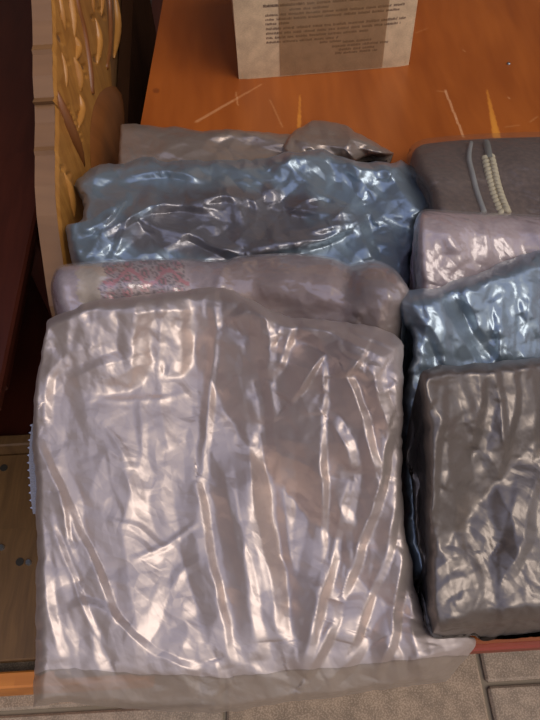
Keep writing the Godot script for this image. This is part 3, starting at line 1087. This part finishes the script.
	g = film_grid({nu = 180, nv = 60, top = [55, 278, 58, 270, 68, 266, 110, 262, 170, 260, 222, 262, 240, 258, 290, 255, 330, 259, 350, 266, 372, 262, 392, 270, 406, 288], bottom = [62, 338, 150, 340, 300, 348, 400, 350],
		left = [55, 278, 53, 292, 62, 338], right = [406, 288, 409, 306, 400, 350],
		h = [0.06, 0.06, 0.05, 0.05], rim = [0.05, 0.09, 0.42, 0.2], thick = 0.075, under = 0.05,
		lumps = [[285, 285, 55, 30, 10], [378, 292, 24, 26, 14], [346, 285, 10, 30, -8], [130, 285, 60, 30, 4]],
		folds = [[[225, 262, 222, 275, 218, 292], 3, 6, 2], [[250, 262, 290, 275, 330, 300], 6, 5], [[300, 262, 280, 290, 285, 310], 5, 4], [[345, 266, 352, 285, 358, 310], 5, -8], [[60, 275, 64, 285, 66, 300], 4, 5], [[80, 300, 130, 285, 200, 290], 5, 4], [[310, 296, 345, 305, 385, 308], 4, 5, 1.5]],
		layers = [[80, 24, 10, 4.0, 30, 71.0], [30, 14, 30, 1.3, 30, 77.0]]})
	part("clothes", film_mesh(g, 0, 60, true, 0.0, "roll"), tinted(clothing(c8(255, 250, 250), c8(232, 226, 228), 95)), t)
	part("bag_film", film_mesh(g, 0, 60, false, 0.003), M.film_clear, t)

	# --- blue bag on the right
	t = bag("plastic_bag", "crumpled blue plastic bag at the right, under the brown bag")
	g = film_grid({nu = 130, nv = 150, top = [398, 304, 402, 294, 418, 289, 440, 286, 480, 273, 510, 259, 540, 248, 630, 222], bottom = [414, 580, 520, 580, 630, 570], left = [398, 304, 403, 322, 413, 345, 407, 380, 402, 440, 404, 520, 414, 580], right = [630, 222, 634, 400, 630, 570],
		h = [0.06, 0.075, 0.02, 0.03], rim = [0.05, 0.1, 0.06, 0.1], thick = 0.06, fray = 2.5,
		lumps = [[412, 305, 18, 20, 8]],
		folds = [[[436, 290, 450, 320, 470, 350, 480, 372], 5, 12, 1.8], [[455, 300, 470, 330, 492, 362], 5, -9], [[420, 292, 432, 325, 446, 370], 7, 10], [[404, 318, 425, 350, 434, 372], 5, 8], [[506, 285, 504, 320, 506, 366], 4, 11, 1.6], [[518, 282, 516, 320, 512, 366], 4, 10, 1.6], [[532, 280, 528, 320, 524, 362], 4, 10, 1.6], [[495, 300, 500, 330, 498, 364], 4, 8], [[452, 288, 490, 284, 540, 262], 6, 8, 1.5], [[540, 300, 538, 340, 536, 362], 4, 8], [[455, 296, 480, 310, 500, 312], 4, 6],
			[[416, 345, 412, 400, 410, 470, 416, 540], 3.5, 9, 1.6], [[408, 350, 405, 400, 406, 460, 408, 520], 3, 8, 1.6], [[422, 350, 420, 410, 419, 480], 3, 8]],
		layers = [[80, 26, 80, 9.0, 30, 81.0], [38, 16, 60, 5, 30, 87.0], [18, 11, 20, 2.2, 30, 89.0]]})
	part("bag_film", film_mesh(g, 0, 150, true), M.film_blue, t)

	# --- big taupe bag in front, its empty hem over the table edge
	t = bag("plastic_bag", "largest taupe plastic bag in front, hanging over the table edge at the left")
	g = film_grid({nu = 250, nv = 270, top = [46, 330, 50, 319, 75, 308, 100, 300, 160, 292, 214, 287, 232, 291, 262, 306, 300, 318, 350, 322, 390, 331, 404, 346], bottom = [33, 708, 62, 703, 100, 707, 200, 713, 224, 712, 300, 701, 400, 688, 446, 682],
		left = [46, 330, 37, 380, 33, 430, 36, 500, 37, 560, 35, 620, 33, 708], right = [404, 346, 403, 400, 402, 470, 404, 520, 412, 560, 418, 600, 440, 632, 476, 640, 446, 682],
		h = [0.085, 0.08, 0.0, -0.005], rim = [0.03, 0.2, 0.03, 0.02], thick = 0.062, fray = 1.5, drop = [636, 0.055, 75, -0.05],
		lumps = [[220, 310, 20, 20, 10], [130, 430, 110, 90, 8], [300, 380, 60, 60, 6]],
		folds = [
			# long folds down the middle
			[[216, 296, 213, 350, 208, 420, 202, 480], 2.5, 7, 1.5], [[234, 296, 238, 370, 248, 450, 262, 540, 280, 640], 10, 20, 1.3], [[262, 330, 262, 400, 272, 480, 284, 560, 296, 640], 6, -8, 1.4], [[198, 480, 206, 545, 220, 610, 232, 668], 6, 10, 1.6], [[224, 470, 238, 550, 254, 620, 262, 660], 5, 8],
			[[322, 395, 322, 460, 320, 540, 318, 620], 6, 13, 1.8], [[345, 480, 335, 540, 318, 610, 296, 690], 7, 17, 1.6], [[360, 430, 350, 490, 344, 560], 6, 9, 1.5],
			# fan of folds in the upper right
			[[232, 322, 250, 312, 268, 322, 284, 336], 7, 13, 1.5], [[262, 310, 272, 340, 268, 385, 276, 420], 6, 12, 1.6], [[292, 325, 285, 355, 270, 378], 6, 13, 2], [[320, 352, 306, 378, 288, 402], 5, 16, 2], [[300, 322, 330, 333, 365, 348, 390, 358], 7, 15, 1.6], [[319, 352, 322, 380, 323, 415], 6, 13, 1.8], [[364, 352, 352, 372, 336, 376], 5, 12, 2], [[350, 326, 375, 338, 398, 350], 6, 12, 1.6], [[345, 376, 362, 420, 374, 470], 7, 13, 1.5], [[376, 362, 380, 400, 392, 430], 6, 12], [[374, 384, 384, 394, 398, 380], 5, 10], [[335, 340, 345, 356, 368, 362], 5, 11, 2], [[280, 335, 300, 340, 322, 352], 6, -10],
			[[330, 420, 345, 440, 352, 470], 5, 9], [[390, 430, 374, 500, 354, 560, 330, 620], 7, 16, 1.6], [[400, 480, 388, 540, 372, 590, 350, 645], 6, 14, 1.6], [[404, 540, 398, 590, 390, 640, 376, 680], 7, 15, 1.6], [[340, 600, 326, 640, 304, 676], 6, 13, 1.6], [[412, 596, 414, 640, 424, 676], 6, 12], [[362, 636, 350, 660, 326, 680], 5, 12], [[434, 646, 430, 668, 426, 686], 5, 10], [[410, 660, 440, 655, 470, 645], 5, 9, 1.6], [[380, 640, 396, 662, 400, 686], 5, 10],
			# left side
			[[36, 440, 60, 490, 90, 560, 118, 620, 150, 650, 200, 672], 7, 10, 1.7], [[40, 470, 56, 540, 80, 600, 108, 660], 5, 8, 1.6], [[38, 520, 44, 590, 60, 660], 4, 7, 1.5], [[60, 490, 68, 540, 78, 580], 5, 7, 2], [[50, 340, 90, 322, 150, 312, 205, 306], 6, 6, 1.4], [[44, 400, 70, 380, 110, 362, 150, 352], 7, 6, 1.5], [[40, 380, 66, 356, 100, 344], 5, 6], [[52, 350, 46, 380, 42, 420], 5, 6], [[120, 350, 150, 335, 190, 330], 7, 5], [[110, 375, 140, 366, 165, 372], 5, 4],
			[[70, 610, 90, 606, 120, 618], 5, 5], [[70, 668, 110, 664, 150, 672, 190, 668], 6, 4], [[216, 660, 220, 680, 226, 690], 5, 8],
			# light creases
			[[100, 420, 118, 445, 130, 470], 2.2, 2.5], [[140, 400, 142, 440, 138, 470], 2, 2.2], [[110, 520, 140, 530, 166, 548], 2, 2.5], [[130, 560, 165, 545, 200, 520], 2, 2.5], [[90, 395, 140, 400, 190, 392], 2, 2], [[165, 372, 160, 410, 170, 450], 4, 3], [[170, 590, 182, 570, 204, 560], 3, 3]],
		layers = [[120, 46, 75, 7, 30, 101.0], [54, 22, 80, 2.6, 30, 107.0], [24, 13, 30, 1.0, 30, 113.0]]})
	part("bag_film", film_mesh(g, 0, 246, true), M.film_taupe, t)
	part("empty_hem", film_mesh(g, 246, 270, false), M.film_taupe_clear, t, Vector3.ZERO, "clear empty hem of the bag")
	serrated_edge(t)

	# --- brown bag in front at the right
	t = bag("plastic_bag", "shiny dark brown plastic bag in front at the right, on top of the blue bag")
	g = film_grid({nu = 130, nv = 150, top = [419, 376, 424, 370, 440, 366, 490, 362, 540, 358, 640, 352], bottom = [432, 634, 448, 635, 470, 629, 500, 624, 540, 619, 640, 611], left = [419, 376, 423, 430, 426, 520, 427, 600, 432, 634], right = [640, 352, 648, 480, 640, 611],
		h = [0.13, 0.13, 0.06, 0.06], rim = [0.05, 0.1, 0.05, 0.07], thick = 0.055, rest = 0.7415, fray = 1.5,
		lumps = [[500, 470, 70, 90, 6]],
		folds = [[[426, 374, 440, 378, 462, 372], 4, 6], [[442, 380, 440, 420, 434, 470, 430, 540], 5, 9, 1.6], [[458, 378, 468, 410, 472, 450], 6, 8, 1.5], [[480, 370, 478, 410, 470, 450], 5, 8, 1.5], [[492, 368, 500, 410, 506, 450], 5, 8, 1.6], [[512, 368, 516, 400, 508, 440, 500, 480], 5, 8, 1.5], [[530, 364, 536, 400, 534, 450], 5, 7], [[428, 500, 446, 500, 460, 490], 5, 5], [[466, 555, 450, 560, 430, 580], 6, 6], [[476, 604, 455, 600, 432, 606], 6, 5], [[490, 560, 470, 575, 446, 585, 430, 600], 6, 5], [[520, 570, 500, 585, 480, 605, 462, 630], 7, 7], [[530, 590, 512, 600, 490, 626], 6, 6], [[450, 470, 456, 520, 452, 560], 5, 6], [[520, 460, 516, 500, 500, 540], 6, 6], [[536, 480, 524, 540, 510, 570], 5, 6]],
		layers = [[100, 34, 80, 10.0, 30, 121.0], [44, 18, 75, 2.6, 30, 127.0], [18, 11, 20, 1.0, 30, 131.0]]})
	part("bag_film", film_mesh(g, 0, 150, true), M.film_brown, t)

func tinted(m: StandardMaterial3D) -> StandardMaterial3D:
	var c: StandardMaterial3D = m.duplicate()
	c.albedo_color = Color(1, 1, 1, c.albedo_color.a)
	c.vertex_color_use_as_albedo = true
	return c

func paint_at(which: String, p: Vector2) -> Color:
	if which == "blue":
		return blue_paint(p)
	if which == "roll":
		return roll_paint(p)
	return Color.WHITE

# blue film with a ragged-edged grey patch in the middle
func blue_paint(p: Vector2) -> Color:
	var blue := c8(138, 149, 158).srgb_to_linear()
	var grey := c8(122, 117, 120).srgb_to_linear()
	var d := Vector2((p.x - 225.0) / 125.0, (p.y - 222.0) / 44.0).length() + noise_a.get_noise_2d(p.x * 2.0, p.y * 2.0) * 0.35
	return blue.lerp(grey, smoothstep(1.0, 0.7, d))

# the rolled clothes: lavender, cream, a printed band, then mauve and a brown garment
func roll_paint(p: Vector2) -> Color:
	var x := p.x + noise_a.get_noise_2d(p.x * 2.0, p.y * 5.0) * 8.0
	var c := c8(196, 182, 192)
	if x > 78:
		c = c8(220, 208, 184)
	if x > 102:
		c = c8(190, 172, 176)
	if x > 102 and x < 186:
		# paisley print: rings and dots of pink and charcoal
		var cell := Vector2(fposmod(p.x - 102.0, 17.0) - 8.5, fposmod(p.y - 262.0 + 5.0 * floor((p.x - 102.0) / 17.0), 14.0) - 7.0)
		var r := cell.length()
		var wave := sin((p.x - 100) * 0.16) * 7.0 + 277.0
		if abs(p.y - wave) < 2.2:
			c = c8(206, 104, 124)
		elif r < 2.0:
			c = c8(206, 98, 120)
		elif r < 3.8:
			c = c8(62, 52, 62)
		elif r < 5.2:
			c = c8(190, 120, 134)
		elif noise_a.get_noise_2d(p.x * 30.0, p.y * 30.0) > 0.12:
			c = c8(84, 72, 84)
	if x > 190:
		c = c8(180, 164, 168)
	if x > 222:
		c = c8(156, 130, 122)
	if x > 346:
		c = c8(124, 100, 90)
	return c.srgb_to_linear()

func clothing(c: Color, d: Color, seed: int) -> StandardMaterial3D:
	var f := FastNoiseLite.new()
	f.seed = seed
	f.frequency = 0.02
	f.fractal_octaves = 4
	var im := Image.create(256, 256, false, Image.FORMAT_RGB8)
	for y in 256:
		for x in 256:
			im.set_pixel(x, y, d.lerp(c, clamp(f.get_noise_2d(x * 3.0, y * 3.0) * 1.2 + 0.5, 0.0, 1.0)))
	var m := textured(im, 0.8)
	m.uv1_triplanar = true
	m.uv1_world_triplanar = true
	m.uv1_scale = Vector3(5, 5, 5)
	m.cull_mode = BaseMaterial3D.CULL_DISABLED
	return m

# nearest surface point of a grid to a photo point
func on_grid(g: Dictionary, p: Vector2) -> Vector3:
	var best := 1e9
	var at := Vector3.ZERO
	var px: PackedVector2Array = g.px
	for k in px.size():
		var d := px[k].distance_squared_to(p)
		if d < best:
			best = d
			at = g.up[k]
	return at

func cord_on(g: Dictionary, pts: Array, r: float, mat: Material, called: String, t: Node3D) -> void:
	var s := spline(V(pts), 24)
	var line := PackedVector3Array()
	var rad := PackedFloat32Array()
	for p in s:
		line.append(un(p, on_grid(g, p).y + r * 0.6))
		rad.append(r)
	part(called, tube(line, rad, 8), mat, t)

func braid_on(g: Dictionary, pts: Array, t: Node3D) -> void:
	# two rows of plump strands lying across each other, as in a plait
	var n := 15
	var s := spline(V(pts), n)
	var st := SurfaceTool.new()
	st.begin(Mesh.PRIMITIVE_TRIANGLES)
	for k in n:
		var a := un(s[k], on_grid(g, s[k]).y + 0.002)
		var b := un(s[k + 1], on_grid(g, s[k + 1]).y + 0.002)
		var d := (b - a).normalized()
		var side := d.cross(Vector3.UP).normalized()
		for q in [-1.0, 1.0]:
			var ball := SphereMesh.new()
			ball.radius = 0.5
			ball.height = 1.0
			ball.radial_segments = 10
			ball.rings = 6
			var dir: Vector3 = (d * 0.75 + side * q * 0.6).normalized()
			var w: Vector3 = dir.cross(Vector3.UP).normalized()
			var c: Vector3 = a.lerp(b, 0.5 if q > 0 else 0.0) + side * q * 0.0055
			st.append_from(ball, 0, Transform3D(Basis(dir * 0.017, Vector3.UP * 0.010, w * 0.0095), c))
	part("braided_cord", st.commit(), plain(c8(206, 192, 160), 0.85), t)

func serrated_edge(t: Node3D) -> void:
	# narrow folded strip of film with a toothed edge at the left side of the big bag
	var s := spline(V([32, 424, 30, 440, 29, 460, 30, 480, 31, 498, 33, 514]), 36)
	var st := SurfaceTool.new()
	st.begin(Mesh.PRIMITIVE_TRIANGLES)
	st.set_smooth_group(-1)
	for k in 36:
		var y := TT + 0.055
		var a := un(s[k], y)
		var b := un(s[k + 1], y)
		var ai := un(s[k] + Vector2(7, 0), y + 0.006)
		var bi := un(s[k + 1] + Vector2(9, 0), y + 0.006)
		var under := Vector3(0, -0.5, 0)
		face(st, [a, b, bi], a + under)
		face(st, [a, bi, ai], a + under)
		if k % 3 == 0:
			var tip := un(s[k].lerp(s[k + 1], 0.5) - Vector2(2.2, 0), y)
			face(st, [a, b, tip], a + under)
	st.generate_normals()
	part("serrated_edge", st.commit(), film(c8(150, 148, 158), 0.3, 0.3, M.film_taupe.normal_texture, 0.2), t, Vector3.ZERO, "toothed pale film edge")
